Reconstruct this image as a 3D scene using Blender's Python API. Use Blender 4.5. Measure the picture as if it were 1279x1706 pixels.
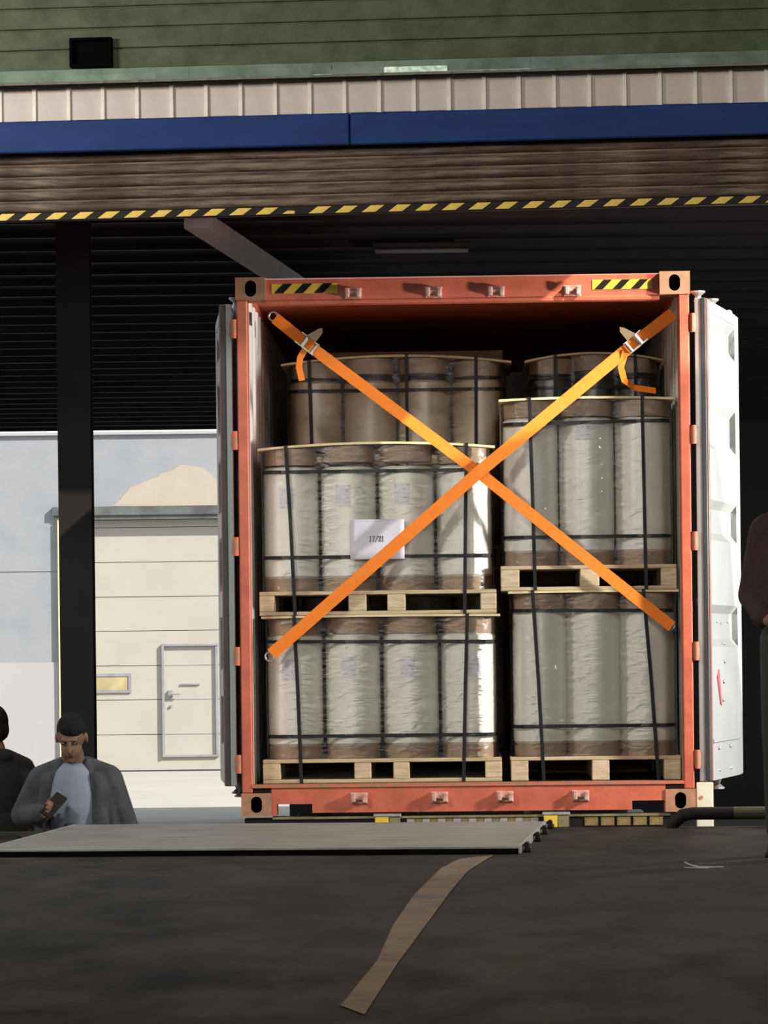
import bpy, bmesh, math, random
from mathutils import Vector, Matrix
random.seed(7)
R = math.radians
for o in list(bpy.data.objects): bpy.data.objects.remove(o)
scene = bpy.context.scene
col = scene.collection

# ------------------------------------------------------------------ camera, sky, sun, exposure
FPX = 5900.0                      # focal length in pixels of the 1279 x 1706 frame
PX0, PY0 = 639.5, 1094.0          # where the level line of sight meets the frame
ROLL = R(0.67)
CAM = Vector((0, 0, 2.0))
cam_d = bpy.data.cameras.new('camera'); cam = bpy.data.objects.new('camera', cam_d); col.objects.link(cam)
scene.camera = cam
cam_d.sensor_fit = 'AUTO'; cam_d.sensor_width = 36.0
cam_d.lens = FPX/1706*36.0
cam_d.shift_y = (PY0-853.0)/1706
cam_d.clip_start = 0.1; cam_d.clip_end = 500
c_right = Vector((math.cos(ROLL), 0, -math.sin(ROLL))); c_up = Vector((math.sin(ROLL), 0, math.cos(ROLL))); c_fwd = Vector((0, 1, 0))
cam.matrix_world = Matrix.Translation(CAM) @ Matrix(((c_right.x, c_up.x, 0), (0, 0, -1), (c_right.z, c_up.z, 0))).to_4x4()

world = bpy.data.worlds.new('world'); scene.world = world; world.use_nodes = True
wb = world.node_tree.nodes['Background']
wb.inputs[0].default_value = (0.93, 0.97, 1.0, 1); wb.inputs[1].default_value = 1.45      # bright hazy sky
sun_d = bpy.data.lights.new('sun', 'SUN'); sun = bpy.data.objects.new('sun', sun_d); col.objects.link(sun)
SUN_DIR = Vector((-1.9, 1.0, -1.65)).normalized()
sun.rotation_euler = SUN_DIR.to_track_quat('-Z', 'Y').to_euler()
sun_d.energy = 13; sun_d.angle = R(0.6); sun_d.color = (1.0, 0.93, 0.82)
vs = scene.view_settings
vs.view_transform = 'Standard'; vs.look = 'None'; vs.gamma = 1.0; vs.use_curve_mapping = False
vs.exposure = 0.0

# ------------------------------------------------------------------ measuring helpers
def ray(px, py):
    return c_fwd + c_right*((px-PX0)/FPX) + c_up*((PY0-py)/FPX)
def P(px, py, Y):
    return CAM + ray(px, py)*Y
def F(px, py, z):
    d = ray(px, py); return CAM + d*((z-CAM.z)/d.z)
class Frame:                       # an upright frame: origin and a turn about the vertical
    def __init__(s, o, a):
        s.o = Vector(o); s.a = a; s.ex = Vector((math.cos(a), math.sin(a), 0)); s.ey = Vector((-math.sin(a), math.cos(a), 0))
    def w(s, x, y, z): return s.o + s.ex*x + s.ey*y + Vector((0, 0, z))
    def l(s, p):
        d = p-s.o; return Vector((d.dot(s.ex), d.dot(s.ey), d.z))
    def px(s, px, py, depth):      # pixel -> (x, z) on this frame's plane y = depth
        d = ray(px, py); t = (depth-(CAM-s.o).dot(s.ey))/d.dot(s.ey); q = s.l(CAM+d*t); return q.x, q.z
CF = Frame((0.4425, 19.0, 1.151), R(-1.5))       # container: centre of its door end, at the bottom
DF = Frame((0.0, 17.75, 0.0), R(-5.5))           # loading dock: a point of its outer edge
FLOOR = 1.138

# ------------------------------------------------------------------ materials
MATS = {}
def M(name, c, rough=.6, metal=0, c2=None, var=.25, scale=5, bump=0, bscale=40, coat=0, stretch=(1, 1, 1), lo=.35, hi=.65, spec=.5, detail=5, nrough=.6):
    if name in MATS: return MATS[name]
    m = bpy.data.materials.new(name); m.use_nodes = True; nt = m.node_tree; N = nt.nodes; L = nt.links
    b = N['Principled BSDF']
    tc = N.new('ShaderNodeTexCoord'); mp = N.new('ShaderNodeMapping'); mp.inputs['Scale'].default_value = stretch
    L.new(tc.outputs['Object'], mp.inputs[0])
    nz = N.new('ShaderNodeTexNoise'); nz.inputs['Scale'].default_value = scale; nz.inputs['Detail'].default_value = detail; nz.inputs['Roughness'].default_value = nrough
    L.new(mp.outputs[0], nz.inputs['Vector'])
    rp = N.new('ShaderNodeMapRange'); rp.inputs[1].default_value = lo; rp.inputs[2].default_value = hi
    L.new(nz.outputs[0], rp.inputs[0])
    mx = N.new('ShaderNodeMix'); mx.data_type = 'RGBA'
    if c2 is None: c2 = tuple(x*(1-var) for x in c)
    mx.inputs[6].default_value = (*c, 1); mx.inputs[7].default_value = (*c2, 1)
    L.new(rp.outputs[0], mx.inputs[0]); L.new(mx.outputs[2], b.inputs['Base Color'])
    b.inputs['Roughness'].default_value = rough; b.inputs['Metallic'].default_value = metal
    b.inputs['Specular IOR Level'].default_value = spec
    if coat: b.inputs['Coat Weight'].default_value = coat; b.inputs['Coat Roughness'].default_value = .32
    if bump:
        n2 = N.new('ShaderNodeTexNoise'); n2.inputs['Scale'].default_value = bscale; n2.inputs['Detail'].default_value = 3
        L.new(mp.outputs[0], n2.inputs['Vector'])
        bp = N.new('ShaderNodeBump'); bp.inputs['Strength'].default_value = bump; bp.inputs['Distance'].default_value = .02
        L.new(n2.outputs[0], bp.inputs['Height']); L.new(bp.outputs[0], b.inputs['Normal'])
        if coat: L.new(bp.outputs[0], b.inputs['Coat Normal'])
    MATS[name] = m; return m
def film_mat():
    m = bpy.data.materials.new('stretch_film'); m.use_nodes = True; nt = m.node_tree; N = nt.nodes; L = nt.links
    N.remove(N['Principled BSDF']); out = N['Material Output']
    tc = N.new('ShaderNodeTexCoord'); mp = N.new('ShaderNodeMapping'); mp.inputs['Scale'].default_value = (1.5, 1.5, 4); mp.inputs['Rotation'].default_value = (0, R(14), 0)
    L.new(tc.outputs['Object'], mp.inputs[0])
    nz = N.new('ShaderNodeTexNoise'); nz.inputs['Scale'].default_value = 6; nz.inputs['Detail'].default_value = 2.5; nz.inputs['Distortion'].default_value = .6
    L.new(mp.outputs[0], nz.inputs['Vector'])
    bp = N.new('ShaderNodeBump'); bp.inputs['Strength'].default_value = .36; bp.inputs['Distance'].default_value = .03
    L.new(nz.outputs[0], bp.inputs['Height'])
    tr = N.new('ShaderNodeBsdfTransparent'); tr.inputs[0].default_value = (.97, .965, .95, 1)
    gl = N.new('ShaderNodeBsdfGlossy'); gl.inputs['Roughness'].default_value = .34; L.new(bp.outputs[0], gl.inputs['Normal'])
    fr = N.new('ShaderNodeFresnel'); fr.inputs[0].default_value = 1.45; L.new(bp.outputs[0], fr.inputs['Normal'])
    ml = N.new('ShaderNodeMath'); ml.operation = 'MULTIPLY'; ml.inputs[1].default_value = 1.1; ml.use_clamp = True; L.new(fr.outputs[0], ml.inputs[0])
    mx = N.new('ShaderNodeMixShader'); L.new(ml.outputs[0], mx.inputs[0]); L.new(tr.outputs[0], mx.inputs[1]); L.new(gl.outputs[0], mx.inputs[2])
    L.new(mx.outputs[0], out.inputs[0]); MATS['film'] = m; return m
def print_mat():                   # a shipping label: pale paper with rows of faint print
    m = M('label_paper', (.70, .68, .73), .6, c2=(.63, .61, .67), scale=30); nt = m.node_tree; N = nt.nodes; L = nt.links
    tc = N.new('ShaderNodeTexCoord'); wv = N.new('ShaderNodeTexWave'); wv.bands_direction = 'Z'; wv.inputs['Scale'].default_value = 14; wv.inputs['Distortion'].default_value = 0
    nz = N.new('ShaderNodeTexNoise'); nz.inputs['Scale'].default_value = 60
    L.new(tc.outputs['Object'], wv.inputs[0]); L.new(tc.outputs['Object'], nz.inputs[0])
    ml = N.new('ShaderNodeMath'); ml.operation = 'MULTIPLY'; L.new(wv.outputs[1], ml.inputs[0]); L.new(nz.outputs[0], ml.inputs[1])
    rp = N.new('ShaderNodeMapRange'); rp.inputs[1].default_value = .42; rp.inputs[2].default_value = .55; rp.inputs[4].default_value = .4; L.new(ml.outputs[0], rp.inputs[0])
    mx = N.new('ShaderNodeMix'); mx.data_type = 'RGBA'; b = N['Principled BSDF']
    src = b.inputs['Base Color'].links[0].from_socket
    L.new(rp.outputs[0], mx.inputs[0]); L.new(src, mx.inputs[6]); mx.inputs[7].default_value = (.16, .12, .24, 1); L.new(mx.outputs[2], b.inputs['Base Color'])
film_mat(); print_mat()
ORANGE = M('container_paint', (.60, .135, .068), .5, c2=(.46, .095, .05), scale=7, bump=.05, bscale=60)
ORANGE_WORN = M('container_paint_worn', (.55, .14, .075), .6, c2=(.30, .17, .10), scale=22, lo=.45, hi=.62)
CASTING = M('casting_paint', (.50, .20, .11), .6, c2=(.26, .17, .10), scale=16)
INNER = M('inner_wall_paint', (.80, .78, .72), .5, c2=(.66, .64, .58), scale=3, stretch=(4, 4, .5))
DOOR_IN = M('door_lining_paint', (.33, .345, .337), .45, c2=(.29, .305, .30), scale=3)
GASKET = M('rubber_gasket', (.045, .045, .05), .55)
GASKET_EDGE = M('gasket_edge', (.28, .09, .06), .5)
GALV = M('galvanised_steel', (.45, .46, .44), .45, .6, var=.35, scale=20)
LUG = M('worn_lug_paint', (.66, .42, .36), .55, c2=(.42, .16, .10), scale=30)
YEL = M('yellow_paint', (.78, .53, .04), .5, c2=(.62, .40, .05), scale=12)
BLK = M('black_paint', (.016, .013, .013), .55, spec=.12)
BLACKHOLE = M('recess_shade', (.0025, .0025, .0025), .9, spec=.02)  # near-black colour painted in for the shade of holes and gaps
WOOD = M('pallet_pine', (.56, .45, .29), .75, c2=(.40, .30, .18), scale=5, stretch=(1, 6, 14), bump=.15)
WOOD_END = M('pallet_block_pine', (.60, .49, .33), .8, c2=(.42, .31, .19), scale=9, stretch=(1, 1, 8), bump=.15)
BOARD = M('cover_board', (.66, .55, .33), .7, c2=(.55, .43, .25), scale=6)
ROLLW = M('white_film', (.82, .80, .75), .32, c2=(.74, .72, .67), scale=2.5, bump=.018, bscale=9, coat=1.0, stretch=(1, 1, 2.2))
KRAFT = M('kraft_cardboard', (.40, .28, .19), .75, c2=(.31, .21, .14), scale=8)
BAND = M('black_strapping', (.007, .009, .010), .5, spec=.25)
STRAP = M('orange_webbing', (.86, .22, .012), .75, c2=(.80, .19, .01), scale=40, stretch=(1, 1, 1))
PAPER = M('white_paper', (.66, .66, .74), .6, c2=(.60, .60, .69), scale=5, bump=.2, bscale=7)
INK = M('black_ink', (.03, .03, .04), .6)
GREEN = M('green_wall_paint', (.098, .114, .068), .8, spec=.2, c2=(.060, .072, .042), scale=7, bump=.08, bscale=90)
TRIM = M('gutter_metal', (.34, .44, .37), .28, .35, c2=(.20, .27, .22), scale=6, bump=.35, bscale=9)
CLAD = M('cladding_paint', (.54, .46, .42), .55, c2=(.44, .37, .33), scale=4)
CLADRIB = M('cladding_rib', (.78, .72, .62), .5)
BLUE = M('blue_beam_paint', (.011, .038, .155), .6, spec=.15, c2=(.008, .028, .115), scale=5, stretch=(.5, 1, 2))
RUST = M('rusty_slat', (.26, .185, .13), .7, c2=(.060, .036, .026), scale=3.0, stretch=(.7, 1, 8), lo=.33, hi=.56, nrough=.7, detail=8, bump=.1)
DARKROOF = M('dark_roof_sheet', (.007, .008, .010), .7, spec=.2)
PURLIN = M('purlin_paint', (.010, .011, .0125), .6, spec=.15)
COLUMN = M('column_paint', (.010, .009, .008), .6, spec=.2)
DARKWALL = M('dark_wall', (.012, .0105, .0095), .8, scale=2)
CONC_DK = M('dock_concrete', (.030, .0245, .0185), .62, c2=(.0035, .0033, .0027), spec=.07, scale=2.6, stretch=(1, .45, 1), lo=.40, hi=.64, detail=10, nrough=.72, bump=.12, bscale=30)
PLATE = M('leveler_steel', (.26, .25, .225), .45, .2, c2=(.13, .125, .11), scale=3, stretch=(1, 5, 1), bump=.1, bscale=80)
YARD = M('yard_concrete', (.22, .213, .20), .85, c2=(.19, .185, .178), scale=.7)
FWALL = M('grey_render', (.215, .228, .25), .8, c2=(.17, .186, .212), scale=.9, detail=8)
FWALL_LO = M('pale_render', (.285, .278, .29), .8, c2=(.265, .26, .278), scale=.8)
PLASTER = M('bare_plaster', (.31, .275, .235), .85, c2=(.28, .245, .205), scale=2)
FDOOR = M('cream_door_panel', (.305, .295, .255), .5, c2=(.285, .275, .24), scale=1)
FJAMB = M('cream_jamb', (.62, .52, .30), .6)
LINTEL = M('grey_flashing', (.045, .045, .05), .6, c2=(.09, .105, .10), scale=2)
GREYMET = M('grey_metal', (.22, .22, .26), .5)
TYRE = M('tyre_rubber', (.02, .02, .02), .8)
SKIN = M('skin', (.17, .09, .055), .6, spec=.3, var=.2)
HAIR = M('black_hair', (.007, .006, .006), .8, spec=.15, bump=.5, bscale=60)

# ------------------------------------------------------------------ mesh helpers
class MB:
    def __init__(s): s.v = []; s.f = []; s.m = []
    def quad(s, pts, mi=0):
        n = len(s.v); s.v += [tuple(p) for p in pts]; s.f.append(tuple(range(n, n+len(pts)))); s.m.append(mi); return s
    def box(s, x0, x1, y0, y1, z0, z1, mi=0, b=0):
        if b:
            b = min(b, .45*(x1-x0), .45*(y1-y0), .45*(z1-z0)); n = len(s.v); bm = bmesh.new()
            bmesh.ops.create_cube(bm, size=1)
            for v in bm.verts: v.co = Vector(((x0+x1)/2+v.co.x*(x1-x0), (y0+y1)/2+v.co.y*(y1-y0), (z0+z1)/2+v.co.z*(z1-z0)))
            bmesh.ops.bevel(bm, geom=bm.edges[:], offset=b, segments=1, affect='EDGES')
            bm.verts.index_update()
            s.v += [tuple(v.co) for v in bm.verts]
            for f in bm.faces: s.f.append(tuple(n+v.index for v in f.verts)); s.m.append(mi)
            bm.free(); return s
        n = len(s.v)
        s.v += [(x0, y0, z0), (x1, y0, z0), (x1, y1, z0), (x0, y1, z0), (x0, y0, z1), (x1, y0, z1), (x1, y1, z1), (x0, y1, z1)]
        for f in ((0, 3, 2, 1), (4, 5, 6, 7), (0, 1, 5, 4), (1, 2, 6, 5), (2, 3, 7, 6), (3, 0, 4, 7)):
            s.f.append(tuple(n+i for i in f)); s.m.append(mi)
        return s
    def prism(s, pts, axis, a0, a1, mi=0):     # polygon (2-D, counter-clockwise) pushed along an axis
        def mk(p, a): return {'x': (a, p[0], p[1]), 'y': (p[0], a, p[1]), 'z': (p[0], p[1], a)}[axis]
        n = len(s.v); k = len(pts)
        s.v += [mk(p, a0) for p in pts]+[mk(p, a1) for p in pts]
        s.f.append(tuple(range(n, n+k))); s.f.append(tuple(range(n+2*k-1, n+k-1, -1))); s.m += [mi, mi]
        for i in range(k):
            j = (i+1) % k; s.f.append((n+i, n+k+i, n+k+j, n+j)); s.m.append(mi)
        return s
    def tube(s, p0, p1, r0, r1=None, n=12, mi=0, cap=True):
        p0 = Vector(p0); p1 = Vector(p1); r1 = r0 if r1 is None else r1
        d = (p1-p0).normalized(); u = d.orthogonal().normalized(); w = d.cross(u); k = len(s.v)
        for p, r in ((p0, r0), (p1, r1)):
            for i in range(n):
                a = 2*math.pi*i/n; s.v.append(tuple(p+(u*math.cos(a)+w*math.sin(a))*r))
        for i in range(n):
            j = (i+1) % n; s.f.append((k+i, k+j, k+n+j, k+n+i)); s.m.append(mi)
        if cap: s.f.append(tuple(range(k+n-1, k-1, -1))); s.f.append(tuple(range(k+n, k+2*n))); s.m += [mi, mi]
        return s
    def pipe(s, pts, r, n=10, mi=0):
        for a, b in zip(pts, pts[1:]): s.tube(a, b, r, n=n, mi=mi)
        for p in pts[1:-1]: s.ball(p, (r, r, r), mi=mi, n=n)
        return s
    def lathe(s, prof, n=24, mi=0, c=(0, 0)):
        k = len(s.v); m = len(prof)
        for r, z in prof:
            for i in range(n):
                a = 2*math.pi*i/n; s.v.append((c[0]+r*math.cos(a), c[1]+r*math.sin(a), z))
        for q in range(m-1):
            for i in range(n):
                j = (i+1) % n; s.f.append((k+q*n+i, k+q*n+j, k+(q+1)*n+j, k+(q+1)*n+i)); s.m.append(mi)
        s.f.append(tuple(range(k+n-1, k-1, -1))); s.f.append(tuple(range(k+(m-1)*n, k+m*n))); s.m += [mi, mi]
        return s
    def ball(s, c, r, n=14, mi=0, rot=None):
        k = len(s.v); c = Vector(c); h = max(6, n//2)
        for a in range(h+1):
            th = math.pi*a/h
            for i in range(n):
                ph = 2*math.pi*i/n; v = Vector((r[0]*math.sin(th)*math.cos(ph), r[1]*math.sin(th)*math.sin(ph), r[2]*math.cos(th)))
                if rot: v = rot @ v
                s.v.append(tuple(c+v))
        for a in range(h):
            for i in range(n):
                j = (i+1) % n; s.f.append((k+a*n+i, k+(a+1)*n+i, k+(a+1)*n+j, k+a*n+j)); s.m.append(mi)
        return s
    def cap(s, p0, r0, p1, r1, n=14):          # tapered limb with round ends
        s.tube(p0, p1, r0, r1, n); s.ball(p0, (r0,)*3, n); s.ball(p1, (r1,)*3, n); return s
    def ribbon(s, pts, width, thick, wdir, closed=False, mi=0):   # flat webbing along points; wdir = direction across the width at each point
        k = len(s.v); n = len(pts); pts = [Vector(p) for p in pts]
        for i, p in enumerate(pts):
            a = pts[i-1] if (i or closed) else p; b = pts[(i+1) % n] if (i < n-1 or closed) else p
            t = (b-a).normalized(); w = Vector(wdir[i] if isinstance(wdir, list) else wdir); w = (w-t*w.dot(t)).normalized(); q = t.cross(w)
            for sw, sq in ((-1, -1), (1, -1), (1, 1), (-1, 1)): s.v.append(tuple(p+w*(sw*width/2)+q*(sq*thick/2)))
        for i in range(n if closed else n-1):
            j = (i+1) % n
            for e in range(4):
                g = (e+1) % 4; s.f.append((k+4*i+e, k+4*i+g, k+4*j+g, k+4*j+e)); s.m.append(mi)
        if not closed:
            s.f.append((k+3, k+2, k+1, k)); s.f.append((k+4*n-4, k+4*n-3, k+4*n-2, k+4*n-1)); s.m += [mi, mi]
        return s
    def mesh(s, name, mats, smooth=False):
        me = bpy.data.meshes.new(name); me.from_pydata(s.v, [], s.f)
        for m in (mats if isinstance(mats, (list, tuple)) else [mats]): me.materials.append(m)
        for p, mi in zip(me.polygons, s.m): p.material_index = mi
        bm = bmesh.new(); bm.from_mesh(me); bmesh.ops.recalc_face_normals(bm, faces=bm.faces); bm.to_mesh(me); bm.free()
        if smooth:
            me.polygons.foreach_set('use_smooth', [True]*len(me.polygons))
            try: me.set_sharp_from_angle(angle=R(40))
            except Exception: pass
        return me
    def build(s, name, mats, parent=None, loc=(0, 0, 0), rz=0, smooth=False):
        return obj(name, s.mesh(name, mats, smooth), parent, loc, rz)
def obj(name, me, parent=None, loc=(0, 0, 0), rz=0):
    o = bpy.data.objects.new(name, me); col.objects.link(o); o.parent = parent; o.location = loc; o.rotation_euler = (0, 0, rz); return o
def tag(o, label=None, cat=None, group=None, kind=None):
    for k, v in (('label', label), ('category', cat), ('group', group), ('kind', kind)):
        if v: o[k] = v
    return o
def thing(name, label, cat, loc=(0, 0, 0), rz=0, group=None):
    o = bpy.data.objects.new(name, None); col.objects.link(o); o.location = loc; o.rotation_euler = (0, 0, rz)
    o.empty_display_size = .1
    return tag(o, label, cat, group)
def struct(o, label=None): o['kind'] = 'structure'; return tag(o, label) if label else o

# ================================================================== THE SETTING
struct(MB().box(-60, 60, -40, 160, -.3, 0).build('ground', YARD), 'pale concrete yard in front of the far warehouse')

# ---- loading hall, in the dock's own frame (x along the dock edge, y outwards)
def dock(name, mb, mat, smooth=False): return mb.build(name, mat, None, DF.o, DF.a, smooth)
struct(dock('floor', MB().box(-10, 10, -34, 0, .0, FLOOR), CONC_DK), 'dark stained concrete floor of the loading dock')
OPL, OPR = -4.6, 4.6
wf = MB(); wf.box(-10, OPL, -.6, -.3, FLOOR, 5.4); wf.box(OPR, 10, -.6, -.3, FLOOR, 5.4)
wf.prism([(-10, 4.62), (10, 4.62), (10, 7.0), (7.9, 7.66), (1.7, 5.42), (-10, 5.42)], 'y', -.34, -.30)  # unseen gable rise, shaped to cut the sun on the container
struct(dock('wall_front', wf, GREEN), 'dock wall at the wide loading opening, with an added unseen gable')
struct(dock('wall_left', MB().box(-10.2, -10, -34, -.3, 0, 5.42), GREEN)); struct(dock('wall_right', MB().box(10, 10.2, -34, -.3, 0, 7.0), GREEN))
struct(dock('unseen_roof', MB().prism([(-10.2, 5.42), (1.7, 5.42), (7.9, 7.66), (10.2, 6.9), (10.2, 7.0), (7.9, 7.76), (1.7, 5.52), (-10.2, 5.52)], 'y', -34, -.3), DARKROOF))  # unseen roof, its gable pitched to cut the sun on the load
struct(dock('added_sun_board', MB().box(-6, 2.62, -.30, .78, 5.46, 5.52), DARKROOF), 'unseen board added over the loading opening to cut the sun')  # unseen board added to shade the container face from the sun

# upper green wall of horizontal boards, nearest to the viewer
GY = -.98
zt = DF.px(640, 104, GY)[1]
gw = MB(); gw.box(-5.2, 5.2, GY+.01, GY+.05, zt, 5.41)
struct(dock('added_backing_board', MB().box(-5.2, 5.2, -.64, -.36, DF.px(640, 338, -.62)[1], 5.40), DARKROOF), 'dark backing board added behind the shutter to block sky light')  # backing added to stop sky light leaking between slats and beam joint
wall_up = struct(dock('wall_upper', gw, GREEN), 'green painted boarding above the loading opening')
n_b = 6; bh = (5.41-zt)/n_b
for i in range(n_b):
    MB().box(-5.2, 5.2, GY-.012, GY+.01, zt+i*bh+.004, zt+(i+1)*bh-.004, b=.004).build('board', GREEN, wall_up)
# square vent opening, its dark painted in as a black box
x0, z1 = DF.px(118, 66, GY-.02); x1, z0 = DF.px(188, 112, GY-.02)
vt = thing('wall_vent', 'black square vent opening in the green boarding', 'vent', DF.w((x0+x1)/2, GY-.02, (z0+z1)/2), DF.a)
hw, hh = (x1-x0)/2, (z1-z0)/2
MB().box(-hw, hw, -.045, .006, hh-.012, hh).box(-hw, hw, -.045, .006, -hh, -hh+.012).box(-hw, -hw+.012, -.045, .006, -hh+.012, hh-.012).box(hw-.012, hw, -.045, .006, -hh+.012, hh-.012).build('vent_shade_rim', BLACKHOLE, vt)
MB().box(-hw+.012, hw-.012, -.004, .004, -hh+.012, hh-.012).build('vent_shade_back', BLACKHOLE, vt)
# crinkled metal edge strip below the boarding
zb = DF.px(640, 121, GY-.03)[1]
tr = MB(); seg = []
random.seed(3); x = -5.2
while x < 5.2: seg.append(x); x += random.choice([.09, .16, .3, .5])
seg.append(5.2)
for a, b in zip(seg, seg[1:]):
    k = random.uniform(-.006, .006)
    tr.quad([(a, GY-.02, zt+.004), (b, GY-.02, zt+.004), (b, GY-.035+k, (zt+zb)/2), (a, GY-.035+k, (zt+zb)/2)])
    tr.quad([(a, GY-.035+k, (zt+zb)/2), (b, GY-.035+k, (zt+zb)/2), (b, GY-.022-k, zb), (a, GY-.022-k, zb)])
tr.box(-5.2, 5.2, GY-.02, GY+.05, zb, zt)
struct(dock('trim_2', tr, TRIM), 'crinkled pale metal edge strip under the green boarding')
# black strip put in for the shade of the empty gap
CY = -.80
za, zc = DF.px(640, 112, CY+.05)[1], DF.px(640, 139, CY+.05)[1]
sl = MB(); n = 60; pts = []
for i in range(n+1):
    xx = -5.2+10.4*i/n; pts.append((xx, zc-.004*math.sin(i*1.7)-.006*(i % 11 == 4)))
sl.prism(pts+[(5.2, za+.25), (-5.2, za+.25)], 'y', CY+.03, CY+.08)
struct(dock('gap_shade_strip', sl, BLACKHOLE), 'black strip put in for the shade of the gap over the cladding')
# pale ribbed cladding strip
zc0, zc1 = DF.px(640, 188, CY)[1], DF.px(640, 134, CY)[1]
cl = struct(dock('wall_cladding', MB().box(-3.9, 3.9, CY+.004, CY+.02, zc0, zc1+.03), CLAD), 'strip of pale ribbed cladding above the blue beam')
pitch = .1672; xr0 = DF.px(632, 160, CY)[0]
pan = MB().box(.010, pitch-.010, -.006, .004, zc0, zc1, b=.003).mesh('cladding_panel', CLAD)
rib = MB().prism([(-.016, .004), (.016, .004), (.009, -.022), (-.009, -.022)], 'z', zc0-.004, zc1+.004).mesh('cladding_rib', CLADRIB)
for i in range(-20, 20):
    q = obj('cladding_panel', pan, cl, (xr0+i*pitch, CY+random.uniform(-.002, .002), random.choice([0, 0, .004, -.003])))
    q = obj('cladding_rib', rib, cl, (xr0+i*pitch, CY, 0))
# blue beam
zb0, zb1 = DF.px(640, 240, CY-.03)[1], DF.px(640, 187, CY-.03)[1]
xj = DF.px(583, 210, CY-.03)[0]
bb = thing('steel_beam', 'blue painted steel beam between the cladding and the rusty shutter', 'beam', DF.w(0, CY, 0), DF.a)
bb['kind'] = 'structure'
MB().box(-4.5, xj-.002, -.045, .0, zb0, zb1, b=.006).build('beam_length', BLUE, bb)
MB().box(xj+.002, 4.5, -.042, .0, zb0, zb1, b=.006).build('beam_length', BLUE, bb)

# rolled-up rusty shutter with hazard bar
SY = -.70
sh = thing('roller_shutter', 'rusty brown roller shutter with black and yellow striped bottom bar', 'shutter', DF.w(0, SY, 0), DF.a)
zs1, zs0 = DF.px(640, 239, SY)[1], DF.px(640, 341, SY)[1]
ns = 5; hs = (zs1-zs0)/ns
pr = []
for i in range(7):
    a = math.pi*i/6; pr.append((-.022*math.sin(a)*(1 if i != 3 else 1.05), hs*.03+hs*.80*(1-math.cos(a))/2))
pr = [(.008, 0)]+[(-.001, .001)]+pr+[(-.001, hs*.97), (.008, hs*.99)]
slat = MB().prism(pr, 'x', -4.4, 4.4).mesh('slat', RUST, True)
for i in range(ns): obj('slat', slat, sh, (0, 0, zs0+i*hs))
zh1, zh0 = zs0, DF.px(640, 355, SY-.02)[1]
bar = MB().box(-4.4, 4.4, -.03, .012, zh0, zh1, b=.004).build('bottom_bar', BLK, sh)
hp = .1285; hh_ = zh1-zh0
st = MB().prism([(-.058, .006), (.008, .006), (.052, hh_-.005), (-.014, hh_-.005)], 'y', -.033, -.0302).mesh('hazard_stripe', YEL)
xs0 = DF.px(535, 347, SY)[0]
for i in range(-24, 25):
    if i == -1: continue
    obj('hazard_stripe', st, bar, (xs0+i*hp, 0, zh0))
MB().prism([(-.058, .006), (.002, .006), (.004, hh_*.45), (-.03, hh_*.5)], 'y', -.033, -.0302).build('hazard_stripe', YEL, bar, (xs0-hp, 0, zh0))

# fill lamps added out of frame under the roof to light wall and load
for i, (lx, ly, e) in enumerate(((-3.4, -4.6, 230), (2.2, -8.5, 135), (-1.4, -11.5, 160))):
    lp = thing('fill_lamp', ['added fill lamp nearest the black vent', 'added fill lamp on the maroon jacket side', 'added fill lamp deepest inside the hall'][i], 'lamp', DF.w(lx, ly, 5.05), DF.a, 'added fill lamps')
    lp.rotation_euler = (R(52), 0, DF.a)
    MB().prism([(-.16, 0), (.16, 0), (.06, .10), (-.06, .10)], 'x', -.6, .6).build('fill_lamp_shade', GALV, lp)
    for hx in (-.4, .4): MB().tube((hx, 0, .10), (hx, .20, .26), .008).build('fill_lamp_rod', GALV, lp)
    ld = bpy.data.lights.new('fill_light', 'AREA'); ld.shape = 'RECTANGLE'; ld.size = 1.1; ld.size_y = .28; ld.energy = e; ld.color = (1, .96, .88)
    lo = bpy.data.objects.new('fill_light', ld); col.objects.link(lo); lo.parent = lp; lo.location = (0, 0, -.01)

# fill lamp added out of view, aimed into the container from the side
dp = DF.w(4.3, .12, 2.95); tgt = CF.w(-.35, .2, 1.35); dv = (tgt-dp).normalized()
dk = thing('dock_fill_lamp', 'fill lamp added out of view, aimed into the container', 'lamp', dp, 0)
dk.rotation_mode = 'QUATERNION'; dk.rotation_quaternion = dv.to_track_quat('-Z', 'Y')
MB().lathe([(.16, -.02), (.17, 0), (.11, .12), (.05, .18)], 20).build('fill_lamp_shade', GALV, dk, smooth=True)
MB().tube((0, 0, .17), (-.10, .12, .34), .014).build('fill_lamp_arm', GALV, dk)
ld = bpy.data.lights.new('dock_fill_light', 'AREA'); ld.shape = 'DISK'; ld.size = .30; ld.energy = 275; ld.color = (1, .97, .92)
lo = bpy.data.objects.new('dock_fill_light', ld); col.objects.link(lo); lo.parent = dk; lo.location = (0, 0, -.03)

# ---- worn yellow floor line
Lp = [(567, 1675), (628, 1600), (655, 1540), (690, 1490), (735, 1446), (764, 1431)]
Rp = [(607, 1690), (662, 1605), (704, 1548), (748, 1488), (778, 1452), (822, 1424)]
fm = MB()
A = [F(*p, FLOOR+.003) for p in Lp]; B = [F(*p, FLOOR+.003) for p in Rp]
gaps = {1}
for i in range(len(A)-1): fm.quad([A[i], B[i], B[i+1], A[i+1]])
LINE = M('worn_floor_paint', (.15, .085, .028), .6, c2=(.04, .028, .016), scale=5, lo=.40, hi=.66, detail=10, nrough=.72)
struct(fm.build('floor_marking', LINE), 'worn yellow line painted across the dark dock floor')

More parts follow.
